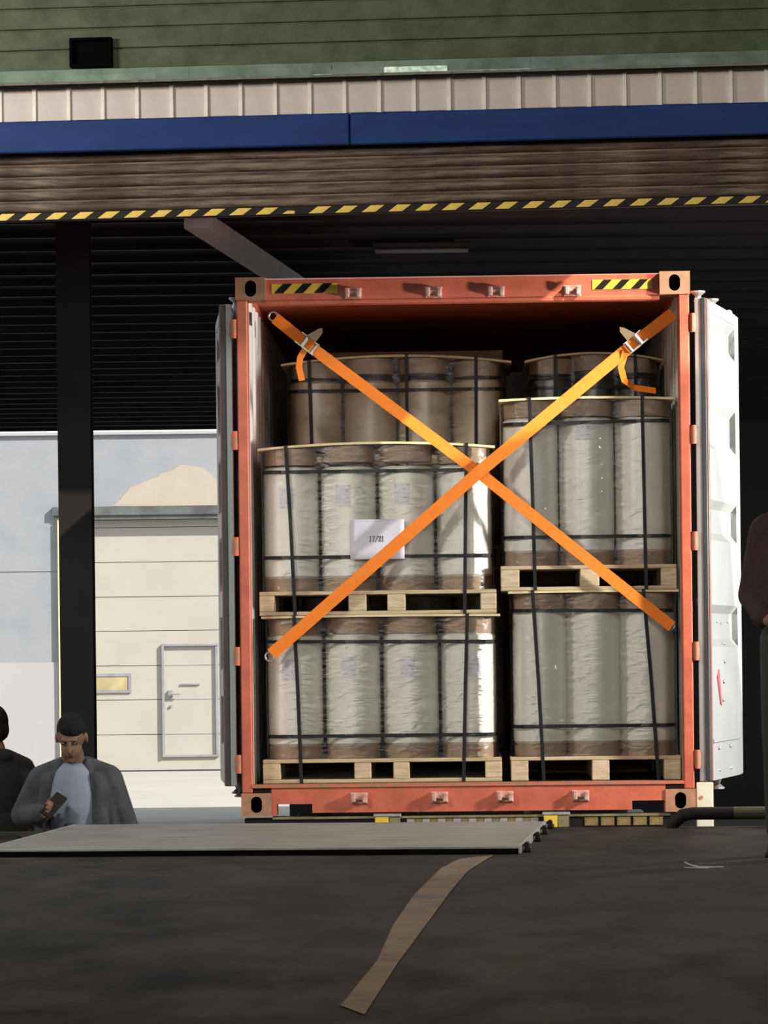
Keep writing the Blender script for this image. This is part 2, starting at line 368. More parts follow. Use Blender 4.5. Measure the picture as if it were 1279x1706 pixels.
# ---- canopy over the yard behind the dock
CZ = 4.90; CY0, CY1 = 22.0, 44.6
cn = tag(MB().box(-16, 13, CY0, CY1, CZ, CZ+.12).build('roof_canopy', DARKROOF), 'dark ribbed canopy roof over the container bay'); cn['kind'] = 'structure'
pm = MB().prism([(-.02, 0), (.02, 0), (.02, -.05), (-.02, -.05)], 'x', -16, 13).mesh('purlin', PURLIN)
yy = CY0+.35
while yy < CY1-.3: obj('purlin', pm, cn, (0, yy, CZ)); yy += .77
MB().box(-16, 13, CY1, CY1+.04, CZ-.01, CZ+.2).build('fascia', DARKROOF, cn)
pa, pb = P(340, 358, 22.6), P(487, 457, 26.2)
d = (pb-pa); ang = math.atan2(d.y, d.x)
BRACE = M('grey_brace', (.20, .20, .20), .5)
q = MB().box(-.3, d.length+2.5, -.075, .075, -.05, .05).build('brace', BRACE, cn, pa-Vector((0, 0, .07)), ang); q.rotation_euler = (0, -math.asin(d.z/d.length), ang)
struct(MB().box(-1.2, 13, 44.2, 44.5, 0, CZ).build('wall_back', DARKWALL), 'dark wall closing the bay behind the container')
# steel column
pc = P(128, 900, 23.2)
cm = thing('steel_column', 'dark steel column standing in the yard behind the man with the phone', 'column', (pc.x, 23.2, 0), 0); cm['kind'] = 'structure'
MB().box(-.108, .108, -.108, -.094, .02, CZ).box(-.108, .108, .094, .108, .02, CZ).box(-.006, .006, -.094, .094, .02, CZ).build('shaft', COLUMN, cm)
MB().box(-.17, .17, -.17, .17, 0, .02).build('base_plate', COLUMN, cm)
# unlit batten lamp under the canopy
pl = P(702, 424, 24.4)
bl = thing('batten_lamp', 'unlit tube lamp fixed under the dark canopy above the container', 'lamp', (pl.x, 24.4, CZ-.06), 0)
MB().box(-.34, .34, -.035, .035, -.03, .01, b=.006).build('housing', PURLIN, bl)
MB().tube((-.32, 0, -.048), (.32, 0, -.048), .016).build('tube', M('unlit_tube', (.12, .12, .12), .3), bl)

# ================================================================== FAR WAREHOUSE
BY = 63.0
def B_(px, py): q = P(px, py, BY); return q.x, q.z
wh = thing('warehouse', 'pale grey warehouse with a cream sectional door across the yard', 'building', (-4, BY, 0), 0)
def bx(px, py): x, z = B_(px, py); return x+4, z
ztop = bx(200, 724)[1]; zmid = bx(50, 1104)[1]; zseam = bx(50, 953)[1]
xj0 = bx(97, 1000)[0]; xd0 = bx(107, 1000)[0]; xd1 = xd0+4.15; zl0 = bx(250, 863)[1]; zl1 = bx(250, 843)[1]
wu = MB().box(-14, xj0, .05, .5, zmid, zseam-.012).box(-14, xj0, .05, .5, zseam+.012, zl0).box(-14, xj0, .06, .5, zseam-.012, zseam+.012).box(-14, 9, .05, .5, zl0, ztop).box(xd1+.1, 9, .05, .5, zmid, zl0)
wu.build('upper_wall', FWALL, wh)
MB().box(-14, xj0, .03, .5, 0, zmid).box(xd1+.1, 9, .03, .5, 0, zmid).build('lower_wall', FWALL_LO, wh)
pp = [(188, 843), (200, 832), (216, 812), (232, 806), (262, 794), (268, 788), (286, 784), (300, 774), (318, 776), (338, 780), (350, 790), (360, 800), (392, 812), (400, 843)]
MB().prism([bx(*p) for p in pp], 'y', .038, .06).build('plaster_patch', PLASTER, wh)
MB().box(xj0-.08, xd1+.3, -.03, .1, zl0+.06, zl1).box(xj0-.04, xd1+.26, .0, .1, zl0-.02, zl0+.06).build('door_hood', LINTEL, wh)
MB().box(xj0, xd0, -.02, .30, 0, zl0-.02).build('door_jamb', FJAMB, wh); MB().box(xd1, xd1+.1, -.02, .30, 0, zl0-.02).build('door_jamb', FJAMB, wh)
sd = MB().box(xd0, xd1, .22, .26, .0, zl0).build('sectional_door', GREYMET, wh)
ys = [1281.5, 1223, 1165, 1108, 1050, 993, 935, 877, 862]
zz = [bx(320, y)[1] for y in ys]; zz[0] = .02; zz[-1] = zl0-.02
xp0, zp0 = bx(273, 1259); xp1, zp1 = bx(359, 1075)
for a, b in zip(zz, zz[1:]):
    lo_in = b > zp0+.02 and a < zp1-.02
    if lo_in:
        segs = [(xd0+.01, xp0-.02, a+.006, b-.006), (xp1+.02, xd1-.01, a+.006, b-.006)]
        if b > zp1+.05: segs.append((xp0-.02, xp1+.02, zp1+.03, b-.006))
        if a < zp0-.05: segs.append((xp0-.02, xp1+.02, a+.006, zp0-.03))
        for s_ in segs: MB().box(s_[0], s_[1], .18, .22, s_[2], s_[3]).build('door_panel', FDOOR, sd)
    else: MB().box(xd0+.01, xd1-.01, .18, .22, a+.006, b-.006).build('door_panel', FDOOR, sd)
wk = MB().box(xp0, xp1, .19, .215, zp0, zp1).build('wicket_door', FDOOR, wh)
MB().box(xp0-.03, xp0+.015, .13, .2, zp0-.03, zp1+.03).box(xp1-.015, xp1+.03, .15, .2, zp0-.03, zp1+.03).box(xp0-.03, xp1+.03, .14, .2, zp1-.005, zp1+.03).box(xp0-.03, xp1+.03, .14, .2, zp0-.03, zp0+.005).build('frame', GREYMET, wk)
for y in (1108, 1165, 1223):
    z = bx(320, y)[1]; MB().box(xp0+.03, xp1-.03, .186, .19, z-.006, z+.006).build('seam', GREYMET, wk)
hx, hz = bx(284, 1156)
MB().box(hx-.05, hx+.03, .15, .19, hz-.06, hz+.06).tube((hx, .12, hz), (hx+.16, .12, hz), .014).build('handle', GREYMET, wk)
MB().tube((hx, .16, hz-.22), (hx, .19, hz-.22), .025).build('lock', GREYMET, wk)
hx2, hz2 = bx(316, 1140); MB().box(hx2-.17, hx2+.17, .165, .19, hz2-.012, hz2+.012).build('pull_bar', GREYMET, wk)
wx0, wz0 = bx(150, 1155); wx1, wz1 = bx(217, 1122)
wn = MB().box(wx0, wx1, .155, .18, wz1-.05, wz1).box(wx0, wx1, .155, .18, wz0, wz0+.05).box(wx0, wx0+.05, .155, .18, wz0+.05, wz1-.05).box(wx1-.05, wx1, .155, .18, wz0+.05, wz1-.05).build('door_window', GREYMET, wh)
MB().box(wx0+.05, wx1-.05, .165, .178, wz0+.05, wz1-.05).build('pane', M('amber_pane', (.36, .31, .17), .2), wn)
MB().box(-14, 9, .0, .55, ztop, ztop+.05).build('coping', FWALL_LO, wh)
MB().box(-14, 9, .5, 12, ztop-.3, ztop-.1).build('flat_roof', FWALL_LO, wh)

# ================================================================== CONTAINER
cont = thing('shipping_container', 'orange shipping container with both doors swung open, loaded with film rolls', 'container', CF.o, CF.a)
W2, CH, CL = 1.219, 2.896, 6.06
def casting(x0, x1, z0, z1, hx):
    mb = MB(); n = 20; pts = []
    cx = hx; cz = (z0+z1)/2; rw, rh = .030, .044
    for i in range(n):
        a = 2*math.pi*(i+.5)/n; c, s = math.cos(a), math.sin(a)
        pts.append((cx+rw*c, cz+(rh-rw)*(1 if s > 0 else -1)+rw*s))
    def edge(a):                    # outer rectangle point at an angle from the hole centre
        c, s = math.cos(a), math.sin(a); k = 1e9
        for lim, v in ((x1-cx, c), (cx-x0, -c), (z1-cz, s), (cz-z0, -s)):
            if v > 1e-6: k = min(k, lim/v)
        return (cx+k*c, cz+k*s)
    outer = [edge(2*math.pi*(i+.5)/n) for i in range(n)]
    for i in range(n):
        j = (i+1) % n
        mb.quad([(outer[i][0], 0, outer[i][1]), (outer[j][0], 0, outer[j][1]), (pts[j][0], 0, pts[j][1]), (pts[i][0], 0, pts[i][1])])
        mb.quad([(pts[i][0], 0, pts[i][1]), (pts[j][0], 0, pts[j][1]), (pts[j][0], .05, pts[j][1]), (pts[i][0], .05, pts[i][1])], 1)
    for c in ((x0, z0), (x1, z0), (x1, z1), (x0, z1)):   # close the face corners
        k = min(range(n), key=lambda i: (outer[i][0]-c[0])**2+(outer[i][1]-c[1])**2)
        for j in (k-1, k):
            a, b = outer[j % n], outer[(j+1) % n]
            mb.quad([(a[0], 0, a[1]), (c[0], 0, c[1]), (b[0], 0, b[1])])
    mb.quad([(p[0], .05, p[1]) for p in pts], 1)
    mb.quad([(x0, 0, z0), (x1, 0, z0), (x1, .178, z0), (x0, .178, z0)]).quad([(x0, 0, z1), (x1, 0, z1), (x1, .178, z1), (x0, .178, z1)])
    mb.quad([(x0, 0, z0), (x0, .178, z0), (x0, .178, z1), (x0, 0, z1)]).quad([(x1, 0, z0), (x1, .178, z0), (x1, .178, z1), (x1, 0, z1)]).quad([(x0, .178, z0), (x1, .178, z0), (x1, .178, z1), (x0, .178, z1)])
    return mb.build('corner_casting', [CASTING, BLACKHOLE], cont)
for sx in (-1, 1):
    for (za_, zb_) in ((0, .122), (CH-.122, CH)):
        x0, x1 = (W2-.162, W2) if sx > 0 else (-W2, -W2+.162)
        casting(x0, x1, za_, zb_, sx*(W2-.082))
        MB().box(x0, x1, CL-.178, CL, za_, zb_, b=.004).build('corner_casting', CASTING, cont)
# header with rolled lower lip
hd = MB().prism([(.035, 2.775), (.035, 2.885), (.06, 2.893), (.16, 2.893), (.16, 2.76), (.10, 2.748), (.022, 2.750), (.022, 2.766)], 'x', -W2+.162, W2-.162).build('header', ORANGE, cont)
def sticker(pa, pb, n):
    x0, z1 = CF.px(*pa, .033); x1, z0 = CF.px(*pb, .033)
    sk = MB().box(x0, x1, .0325, .035, z0, z1).build('hazard_sticker', YEL, cont); h = z1-z0
    w = (x1-x0)/(n+.3); 
    for i in range(n):
        a = x0+w*(i+.12); mb = MB().prism([(a, z0+.001), (a+w*.46, z0+.001), (min(a+w*.46+h*.95, x1), z1-.001), (a+h*.95, z1-.001)], 'y', .0315, .0326)
        mb.build('black_stripe', BLK, sk)
sticker((452, 473), (562, 488), 3); sticker((986, 466), (1086, 481), 3)
lug = MB().box(-.042, -.018, -.035, .012, -.022, .026, b=.006).box(.018, .042, -.035, .012, -.026, .022, b=.006).box(-.046, .046, .004, .014, -.03, .03, b=.003).tube((-.04, -.014, 0), (.04, -.014, 0), .010).mesh('lock_lug', LUG)
for px in (588, 722, 826, 953):
    x, z = CF.px(px, 488-(px-640)*.0117, .03); obj('lock_lug', lug, cont, (x, .024, z))
for px in (598, 732, 841, 967):
    x, z = CF.px(px, 1328-(px-760)*.0117, 0); obj('lock_lug', lug, cont, (x, -.004, z))
# sill with two notches
n0, n1 = CF.px(461, 1340, 0)[0], CF.px(520, 1340, 0)[0]; n2, n3 = CF.px(1053, 1335, 0)[0], CF.px(1110, 1335, 0)[0]
xl, xr = -W2+.162, W2-.162
MB().prism([(xl, .0), (max(n0, xl+.004), .0), (max(n0, xl+.004), .062), (n1, .062), (n1, .014), (n2, .014), (n2, .062), (min(n3, xr-.004), .062), (min(n3, xr-.004), 0), (xr, 0), (xr, .15), (xl, .15)], 'y', .01, .14).box(-W2+.06, W2-.06, .0, .14, .15, .166, 1).build('door_sill', [ORANGE, ORANGE_WORN], cont)
# posts, walls, roof, floor
for sx in (-1, 1):
    a, b = sorted((sx*(W2-.006), sx*(W2-.062)))
    MB().box(a, b, .004, .13, .122, CH-.122, b=.006).build('corner_post', ORANGE, cont)
    MB().box(a, b, CL-.13, CL-.004, .122, CH-.122, b=.006).build('corner_post', ORANGE, cont)
    # corrugated side wall: white inside, orange outside
    mb = MB(); y = .13; prof = []
    while y < CL-.3:
        prof += [(y, 0), (y+.07, 0), (y+.138, .036), (y+.208, .036)]; y += .276
    prof.append((CL-.13, 0))
    xin = sx*(W2-.060)
    for (ya, da), (yb, db) in zip(prof, prof[1:]):
        mb.quad([(xin+sx*da, ya, .16), (xin+sx*db, yb, .16), (xin+sx*db, yb, 2.80), (xin+sx*da, ya, 2.80)], 0)
        mb.quad([(xin+sx*(da+.004), ya, .16), (xin+sx*(db+.004), yb, .16), (xin+sx*(db+.004), yb, 2.80), (xin+sx*(da+.004), ya, 2.80)], 1)
    mb.build('side_wall', [INNER, ORANGE], cont)
    MB().box(*sorted((sx*(W2-.06), sx*W2)), .178, CL-.178, .02, .16).box(*sorted((sx*(W2-.06), sx*W2)), .178, CL-.178, 2.80, CH-.01).build('side_rail', ORANGE, cont)
MB().box(-W2+.06, W2-.06, .16, CL-.13, 2.84, 2.86).build('roof', [ORANGE], cont)
MB().box(-W2+.062, W2-.062, CL-.12, CL-.08, .16, 2.84).build('end_wall', [INNER], cont)
DECK = M('plywood_deck', (.16, .10, .06), .7)
for i in range(6):
    a = -W2+.064+i*(2*W2-.128)/6; MB().box(a+.002, a+(2*W2-.128)/6-.002, .14, CL-.14, .135, .16).build('floor_plank', DECK, cont)
# strip of scribbled ticks on the inner wall by the left post
for px, ya, yb in ((422, 515, 537), (431, 520, 548)):
    x, z1 = CF.px(px, ya, .2); _, z0 = CF.px(px, yb, .2)
    MB().box(-W2+.061, -W2+.0625, .13+(px-415)*.035, .13+(px-415)*.035+.03, z0, z1).build('pen_mark', BLK, cont)
# hinges
hg = MB().box(-.020, .018, -.004, .016, -.040, .040, b=.005).tube((0, -.006, -.05), (0, -.006, .05), .015).mesh('hinge', ORANGE_WORN)
HZ = (.28, .86, 1.45, 2.02, 2.62)
for sx in (-1, 1):
    for z in HZ: obj('hinge', hg, cont, (sx*(W2+.012), .014, z))
# lashing rings in the corners
def ring(x, z):
    mb = MB(); n = 10
    for i in range(n):
        a, b = 2*math.pi*i/n, 2*math.pi*(i+1)/n
        mb.tube((x+.022*math.cos(a), .15, z+.022*math.sin(a)), (x+.022*math.cos(b), .15, z+.022*math.sin(b)), .005, n=6)
    return mb.build('lashing_ring', GALV, cont)

# doors
DW, DH, DT = 1.165, 2.595, .055
def door(s, lx, hingex, name, lab):
    ang = math.atan2(1.12, lx)
    d_ = bpy.data.objects.new(name, None)
    def Y(v): return v*s                     # s = +1: lining on +y (left door), s = -1: on -y (right door)
    mb = MB()
    def bxs(x0, x1, y0, y1, z0, z1, mi=0, b=0):
        a, c = sorted((Y(y0), Y(y1))); mb.box(x0, x1, a, c, z0, z1, mi, b)
    # hollow frame
    bxs(.008, .12, 0, DT-.004, 0, DH, 0, .004); bxs(DW-.11, DW, 0, DT, 0, DH, 0, .006)
    bxs(.12, DW-.11, 0, DT, 0, .10, 0); bxs(.12, DW-.11, 0, DT, DH-.06, DH, 0)
    # panel with shallow horizontal trapezoid recesses
    zs = [(.10, DT-.004)]
    for (a, b) in REC[name]:
        zs += [(a, DT-.004), (a+.045, DT-.040), (b-.045, DT-.040), (b, DT-.004)]
    zs.append((DH-.06, DT-.004))
    for (za_, ya_), (zb_, yb_) in zip(zs, zs[1:]):
        mb.quad([(.12, Y(ya_), za_), (DW-.11, Y(ya_), za_), (DW-.11, Y(yb_), zb_), (.12, Y(yb_), zb_)])
        mb.quad([(.12, Y(ya_-.006), za_), (DW-.11, Y(ya_-.006), za_), (DW-.11, Y(yb_-.006), zb_), (.12, Y(yb_-.006), zb_)], 1)
        for xx in (.12, DW-.11):
            mb.quad([(xx, Y(DT-.004), za_), (xx, Y(ya_), za_), (xx, Y(yb_), zb_), (xx, Y(DT-.004), zb_)])
    o = mb.build(name, [DOOR_IN, ORANGE], cont, (hingex, .03, .16), ang)
    if lab: o['label'] = lab
    g = MB()
    for a, b, c, e in ((.004, .036, 0, DH),): g.box(a, b, *sorted((Y(DT-.022), Y(DT+.006))), c, e, b=.004)
    g.build('gasket', GASKET, o)
    MB().box(.038, .062, *sorted((Y(DT-.02), Y(DT+.012))), 0, DH, b=.004).build('gasket_lip', GASKET_EDGE, o)
    for k, u in enumerate((.34, .80)):
        lb = MB(); lb.tube((u, Y(-.035), -.03), (u, Y(-.035), DH+.03), .017)
        for z, q in ((DH+.03, 1), (-.03, -1)):
            lb.tube((u, Y(-.035), z-q*.02), (u, Y(-.035), z+q*.012), .026, .016); lb.tube((u, Y(-.035), z+q*.012), (u, Y(-.035), z+q*.03), .016, .036); lb.tube((u, Y(-.035), z+q*.03), (u, Y(-.035), z+q*.040), .040)
        lb.build('locking_bar', GALV, o)
        hb = MB().box(u-.012, u+.30, *sorted((Y(-.062), Y(-.05))), .95+.1*k, .99+.1*k); hb.build('bar_handle', GALV, o)
    MB().ball((1.06, Y(.02), DH+.012), (.02, .02, .02)).build('top_stud', GALV, o)
    return o
REC = {'left_door': [(.20, .48), (.62, .92), (1.06, 1.36), (1.50, 1.80), (1.94, 2.24), (2.36, 2.50)],
       'right_door': [(2.33, 2.52), (1.80, 2.05), (1.30, 1.52), (.72, .95)][::-1]}
dl = door(1, -.115, -W2-.022, 'left_door', 'door folded back beside the bright yard, lining in shade')
dr = door(-1, .262, W2+.022, 'right_door', 'door folded back with its white lining in full light')
rv = MB().ball((0, 0, 0), (.011, .006, .011), n=8).mesh('rivet', GALV)
for u, z in ((.30, .86), (.66, .86), (.55, .74), (.56, .64), (.52, .53), (.50, .43), (.34, .17), (.72, .17), (.34, .05), (.72, .05)):
    obj('rivet', rv, dr, (u, -DT-.001, z))
MB().box(.13, DW-.12, -DT-.006, -DT+.006, .205, .222).build('kick_seam', DOOR_IN, dr)
MB().prism([(.30, .56), (.36, .60), (.44, .40), (.40, .41)], 'y', -DT-.002, -DT+.004).build('red_tick', M('red_sticker', (.65, .09, .09), .5), dr)

# ---- trailer under the container
trl = thing('container_trailer', 'trailer chassis under the orange container with yellow reflective rear bar', 'trailer', CF.w(0, 0, -1.151), CF.a)
zt0 = 1.151
OLIVE = M('olive_bar', (.26, .22, .08), .5, c2=(.13, .11, .06), scale=10)
for sx in (-.48, .48): MB().box(sx-.07, sx+.07, .1, CL+2.5, zt0-.42, zt0-.06).build('chassis_rail', BLK, trl)
xa, xb = CF.px(408, 1366, .05)[0], CF.px(1116, 1362, .05)[0]
rb = MB().box(xa, xb, .03, .16, zt0-.085, zt0-.016).build('rear_bar', BLK, trl)
MB().box(xa+.15, xb, .018, .16, zt0-.020, zt0-.008).build('bar_edge', OLIVE, rb)
for i, px in enumerate((645, 926)):
    x, _ = CF.px(px, 1366, .02)
    MB().box(x-.075, x+.075, .0, .14, zt0-.012, zt0+.006, b=.004).build('lock_pad', GALV, rb)
    MB().box(x-.065, x+.008, .004, .03, zt0-.075, zt0-.013).build('yellow_block', YEL, rb)
    MB().box(x+.012, x+.07, .008, .03, zt0-.075, zt0-.013).build('dull_block', OLIVE, rb)
REFL = M('white_reflective_tape', (.42, .40, .36), .4, c2=(.25, .22, .18), scale=20)
tp = [MB().box(-.036, .036, .024, .031, zt0-.07, zt0-.024).mesh('reflective_tape', m) for m in (REFL, M('worn_yellow_tape', (.26, .17, .05), .6, c2=(.08, .06, .03), scale=22, nrough=.7))]
for i in range(17):
    px = 684+i*12.9
    if px > 896: break
    x, _ = CF.px(px, 1366, .02); obj('reflective_tape', tp[i % 2], rb, (x, 0, 0)).scale = (.55, 1, 1)
for i in range(5):
    x, _ = CF.px(985+i*27, 1362, .02); obj('reflective_tape', tp[1], rb, (x, 0, 0))
MB().box(W2+.004, W2+.095, .02, .05, zt0-.40, zt0+.155, b=.004).build('lamp_bracket', M('cream_plate', (.74, .68, .52), .5), trl)
MB().tube((W2+.03, .016, zt0+.075), (W2+.03, .022, zt0+.075), .010).build('bracket_bolt', ORANGE_WORN, trl)
for ya in (1.2, 2.5, 3.8):
    MB().tube((-1.0, ya, .5), (1.0, ya, .5), .07).build('axle', BLK, trl)
    MB().box(-.58, .58, ya-.06, ya+.06, .5, zt0-.40).build('axle_mount', BLK, trl)
    for sx in (-1.0, 1.0):
        prof = [(.28, -.13), (.46, -.13), (.50, -.10), (.50, .10), (.46, .13), (.28, .13)]
        o = MB().lathe(prof, 28).build('wheel', TYRE, trl, (sx, ya, .5), 0, True); o.rotation_euler = (0, R(90), 0)
MB().box(-.6, .6, CL+2.0, CL+2.4, 0, zt0-.40).build('support_leg', BLK, trl)
MB().box(-1.1, 1.1, CL-.25, CL-.05, zt0-.10, zt0-.0).build('front_bolster', BLK, trl)

# ================================================================== PALLET LOADS
def roll_mesh(r, H, kt, kb, mat=None):
    n = 40
    body = MB().lathe([(r-.012, kb), (r, kb+.012), (r, H-kt-.012), (r-.014, H-kt)], n).mesh('film_roll', mat or ROLLW, True)
    kr = r-.004
    kbm = MB().lathe([(kr, 0), (kr, kb)], n).mesh('kraft_end', KRAFT, True)
    ktm = MB().lathe([(kr-.004, H-kt), (kr, H)], n).mesh('kraft_end', KRAFT, True)
    return body, kbm, ktm
def label_mesh(r, z0, w, h, a0):
    mb = MB(); n = 6; rr = r+.0015
    for i in range(n):
        a, b = a0+(i/n-.5)*w/r, a0+((i+1)/n-.5)*w/r
        mb.quad([(rr*math.sin(a), -rr*math.cos(a), z0), (rr*math.sin(b), -rr*math.cos(b), z0), (rr*math.sin(b), -rr*math.cos(b), z0+h), (rr*math.sin(a), -rr*math.cos(a), z0+h)])
    return mb.mesh('paper_label', MATS['label_paper'])
def pallet(lab, xc, w, d, z, h, y0, blocks, bottom, group):
    p = thing('pallet', lab, 'pallet', CF.w(xc, y0, z), CF.a, group)
    tb, td = .020, .020
    zb = tb if bottom else 0
    if bottom:
        for yy in (0, d/2-.05, d-.10): MB().box(-w/2, w/2, yy, yy+.10, 0, tb, b=.003).build('bottom_board', WOOD, p)
    for bx0, bw in blocks:
        for yy in (.0, d/2-.05, d-.10): MB().box(bx0-bw/2, bx0+bw/2, yy+.002, yy+.098, zb, h-td, b=.004).build('block', WOOD_END, p)
    n = 8
    for i in range(n):
        yy = i*(d-.10)/(n-1); MB().box(-w/2, w/2, yy, yy+.10, h-td, h, b=.003).build('deck_board', WOOD, p)
    return p
ORD = ['first', 'second', 'third', 'fourth']
def load(key, xc, w, z, y0, H, nrow, ph, blocks, bottom, arch, where, count_from, labels, kt=.088, kb=.072, mat=None, vb=(), hb=(), gap=.0, d=1.0, film=True, r=.150):
    grp = 'film rolls on ' + where; cw = 'tan' if mat and 'tan' in mat.name else 'shade-darkened' if mat else 'white'
    pallet('pine pallet under the ' + where, xc, w, d, z, ph, y0, blocks, bottom, 'pine pallets in the container')
    zr = z+ph
    body, kbm, ktm = roll_mesh(r, H, kt, kb, mat)
    sp = (w-.03-2*r-.01)/(nrow-1); sp = min(sp, .316)
    xs = [(-(nrow-1)/2+i)*sp for i in range(nrow)]
    for i, x in enumerate(xs):
        o = tag(obj('film_roll', body, None, CF.w(xc+x, y0+.02+r, zr), CF.a), f'{cw} roll, {ORD[i]} from {count_from}, in the {where}', 'film roll', grp)
        up = arch*(1-(2*x/w)**2)
        obj('kraft_end', kbm, o); k = obj('kraft_end', ktm, o)
        k.scale = (1, 1, 1); k.location = (0, 0, up-.002 if up > .002 else 0)
        if i in labels:
            a0, zz_ = labels[i]; q = obj('paper_label', label_mesh(r, zz_, .085, .115, a0), o)
    # arched cover board
    mb = MB(); n = 12; zt_ = zr+H
    for i in range(n):
        xa_, xb_ = -w/2+w*i/n, -w/2+w*(i+1)/n
        za_, zb_ = arch*(1-(2*xa_/w)**2), arch*(1-(2*xb_/w)**2)
        c = [(xa_, 0, za_), (xb_, 0, zb_), (xb_, d, zb_), (xa_, d, za_)]
        e = [(p[0], p[1], p[2]+.012) for p in c]
        mb.quad(c).quad(e).quad([c[0], c[1], e[1], e[0]]).quad([c[2], c[3], e[3], e[2]])
        if i == 0: mb.quad([c[0], c[3], e[3], e[0]])
        if i == n-1: mb.quad([c[1], c[2], e[2], e[1]])
    tag(mb.build('cover_board', BOARD, None, CF.w(xc, y0, zt_+.001), CF.a), 'thin tan cover board on top of the ' + where, 'board', 'cover boards')
    # plastic strapping
    s = None if not (hb or vb) else thing('strapping', 'black plastic bands strapped around the ' + where, 'strapping', CF.w(xc, y0, zr), CF.a, 'black strapping bands')
    yf = .02-.006
    for zz_, dz in hb:
        rc = .05; pts = []
        xw = xs[-1]+r+.004
        nseg = 8
        base = [(-xw+.06, yf), (xw-.06, yf), (xw-.015, yf+.045), (xw, yf+.13), (xw, d-.06), (xw-.06, d), (-xw+.06, d), (-xw, d-.06), (-xw, yf+.13), (-xw+.015, yf+.045)]
        pts = [Vector((p[0], p[1], zz_+dz*p[0]/xw)) for p in base]
        MB().ribbon(pts, .019, .002, Vector((0, 0, 1)), True).build('band', BAND, s)
    for xt, xb_ in vb:
        za_ = arch*(1-(2*xt/w)**2)
        pts = [(xb_, -.004, -ph+.001), (xb_*.5+xt*.5, yf-.010, H*.5), (xt, -.006, H+.004), (xt, -.004, H+.016+za_), (xt, .03, H+.019+za_), (xt, d-.03, H+.019+za_), (xt, d+.004, H+.01+za_), (xb_, d+.004, -ph+.001)]
        MB().ribbon([Vector(p) for p in pts], .019, .002, Vector((1, 0, 0))).build('band', BAND, s)
    if film:
        mb = MB(); cols = []; xw = xs[-1]+r+.010; m = 22
        cont_pts = []
        nn = nrow*10
        for i in range(nn+1):
            x = xs[0]-r*.55+(xs[-1]-xs[0]+r*1.1)*i/nn
            dmin = min(abs(x-c) for c in xs)
            cont_pts.append((x, yf-.003+.026*min(1, dmin/(sp/2))**2+random.uniform(-.0004, .0004)))
        cont_pts = [(-xw, d), (-xw, d*.5), (-xw, .16), (-xw+.02, .08)]+cont_pts+[(xw-.02, .08), (xw, .16), (xw, d*.5), (xw, d)]
        mz = 16
        for j in range(mz+1):
            zz_ = .004+(H-.006)*j/mz
            cols.append([(x, y+random.uniform(-.0006, .0006), zz_+(arch*(1-(2*x/w)**2)*(j/mz) if abs(x) < w/2 else 0)) for x, y in cont_pts])
        k = len(cont_pts)
        for row in cols: mb.v += row
        for j in range(mz):
            for i in range(k-1): mb.f.append((j*k+i, j*k+i+1, (j+1)*k+i+1, (j+1)*k+i)); mb.m.append(0)
        o = mb.build('stretch_wrap', MATS['film'], None, CF.w(xc, y0, zr), CF.a, True)
        tag(o, 'clear crinkled stretch wrap around the ' + where, 'stretch wrap', 'clear stretch wrap')

FY = .20                                            # front of the first row of loads
def xr_(a, b, y, s=FY): return CF.px(a, y, s)[0], CF.px(b, y, s)[0]
def mid(a, b, y, s=FY): q = xr_(a, b, y, s); return (q[0]+q[1])/2, q[1]-q[0]
def blk(px, y, xc, w=None, s=FY): return [((CF.px(a, y, s)[0]+CF.px(b, y, s)[0])/2-xc, CF.px(b, y, s)[0]-CF.px(a, y, s)[0]) for a, b in px]
lab = lambda a, z: (R(a), z)
LOW_L, UP_L = 'bottom four-roll load', 'four-roll load bearing the paper sheet'
LOW_R, UP_R = 'bottom three-roll load', 'upper three-roll load'
xc, w = mid(438, 836, 1283)
z = .166
load('ll', xc, w, z, FY, .765, 4, .130, blk(((438, 467), (590, 618), (655, 682), (808, 836)), 1283, xc), True, .004, LOW_L, 'the pale wall', {0: lab(-10, .43), 1: lab(-8, .44), 2: lab(-6, .44), 3: lab(10, .44)},
     vb=((-.47, -.44), (.47, .44)), hb=((.635, -.006), (.125, 0)))
z2 = z+.130+.765+.013+.004
xc, w = mid(432, 827, 1008)
load('lu', xc, w, z2, FY, .765, 4, .130, blk(((432, 457), (580, 610), (645, 675), (800, 827)), 1008, xc), True, .030, UP_L, 'the pale wall', {0: lab(-6, .45), 1: lab(-10, .46), 2: lab(-8, .47)},
     vb=((-.49, -.45), (.49, .47)), hb=((.650, 0), (.185, 0)))
XCL, ZLU = xc, z2+.130
xc, w = mid(850, 1134, 1283)
load('rl', xc, w, z, FY, .885, 3, .130, blk(((851, 880), (986, 1015), (1106, 1134)), 1283, xc), False, .003, LOW_R, 'the middle gap', {},
     vb=((-.33, -.28), (.27, .34)), hb=((.79, -.004), (.165, 0)))
z2 = z+.130+.885+.013+.003
xc, w = mid(834, 1127, 964)
load('ru', xc, w, z2, FY, .890, 3, .135, blk(((834, 865), (966, 998), (1101, 1127)), 964, xc), True, .012, UP_R, 'the middle gap', {1: lab(-8, .68)},
     vb=((-.31, -.29), (.30, .31)), hb=((.775, .006), (.155, 0)))
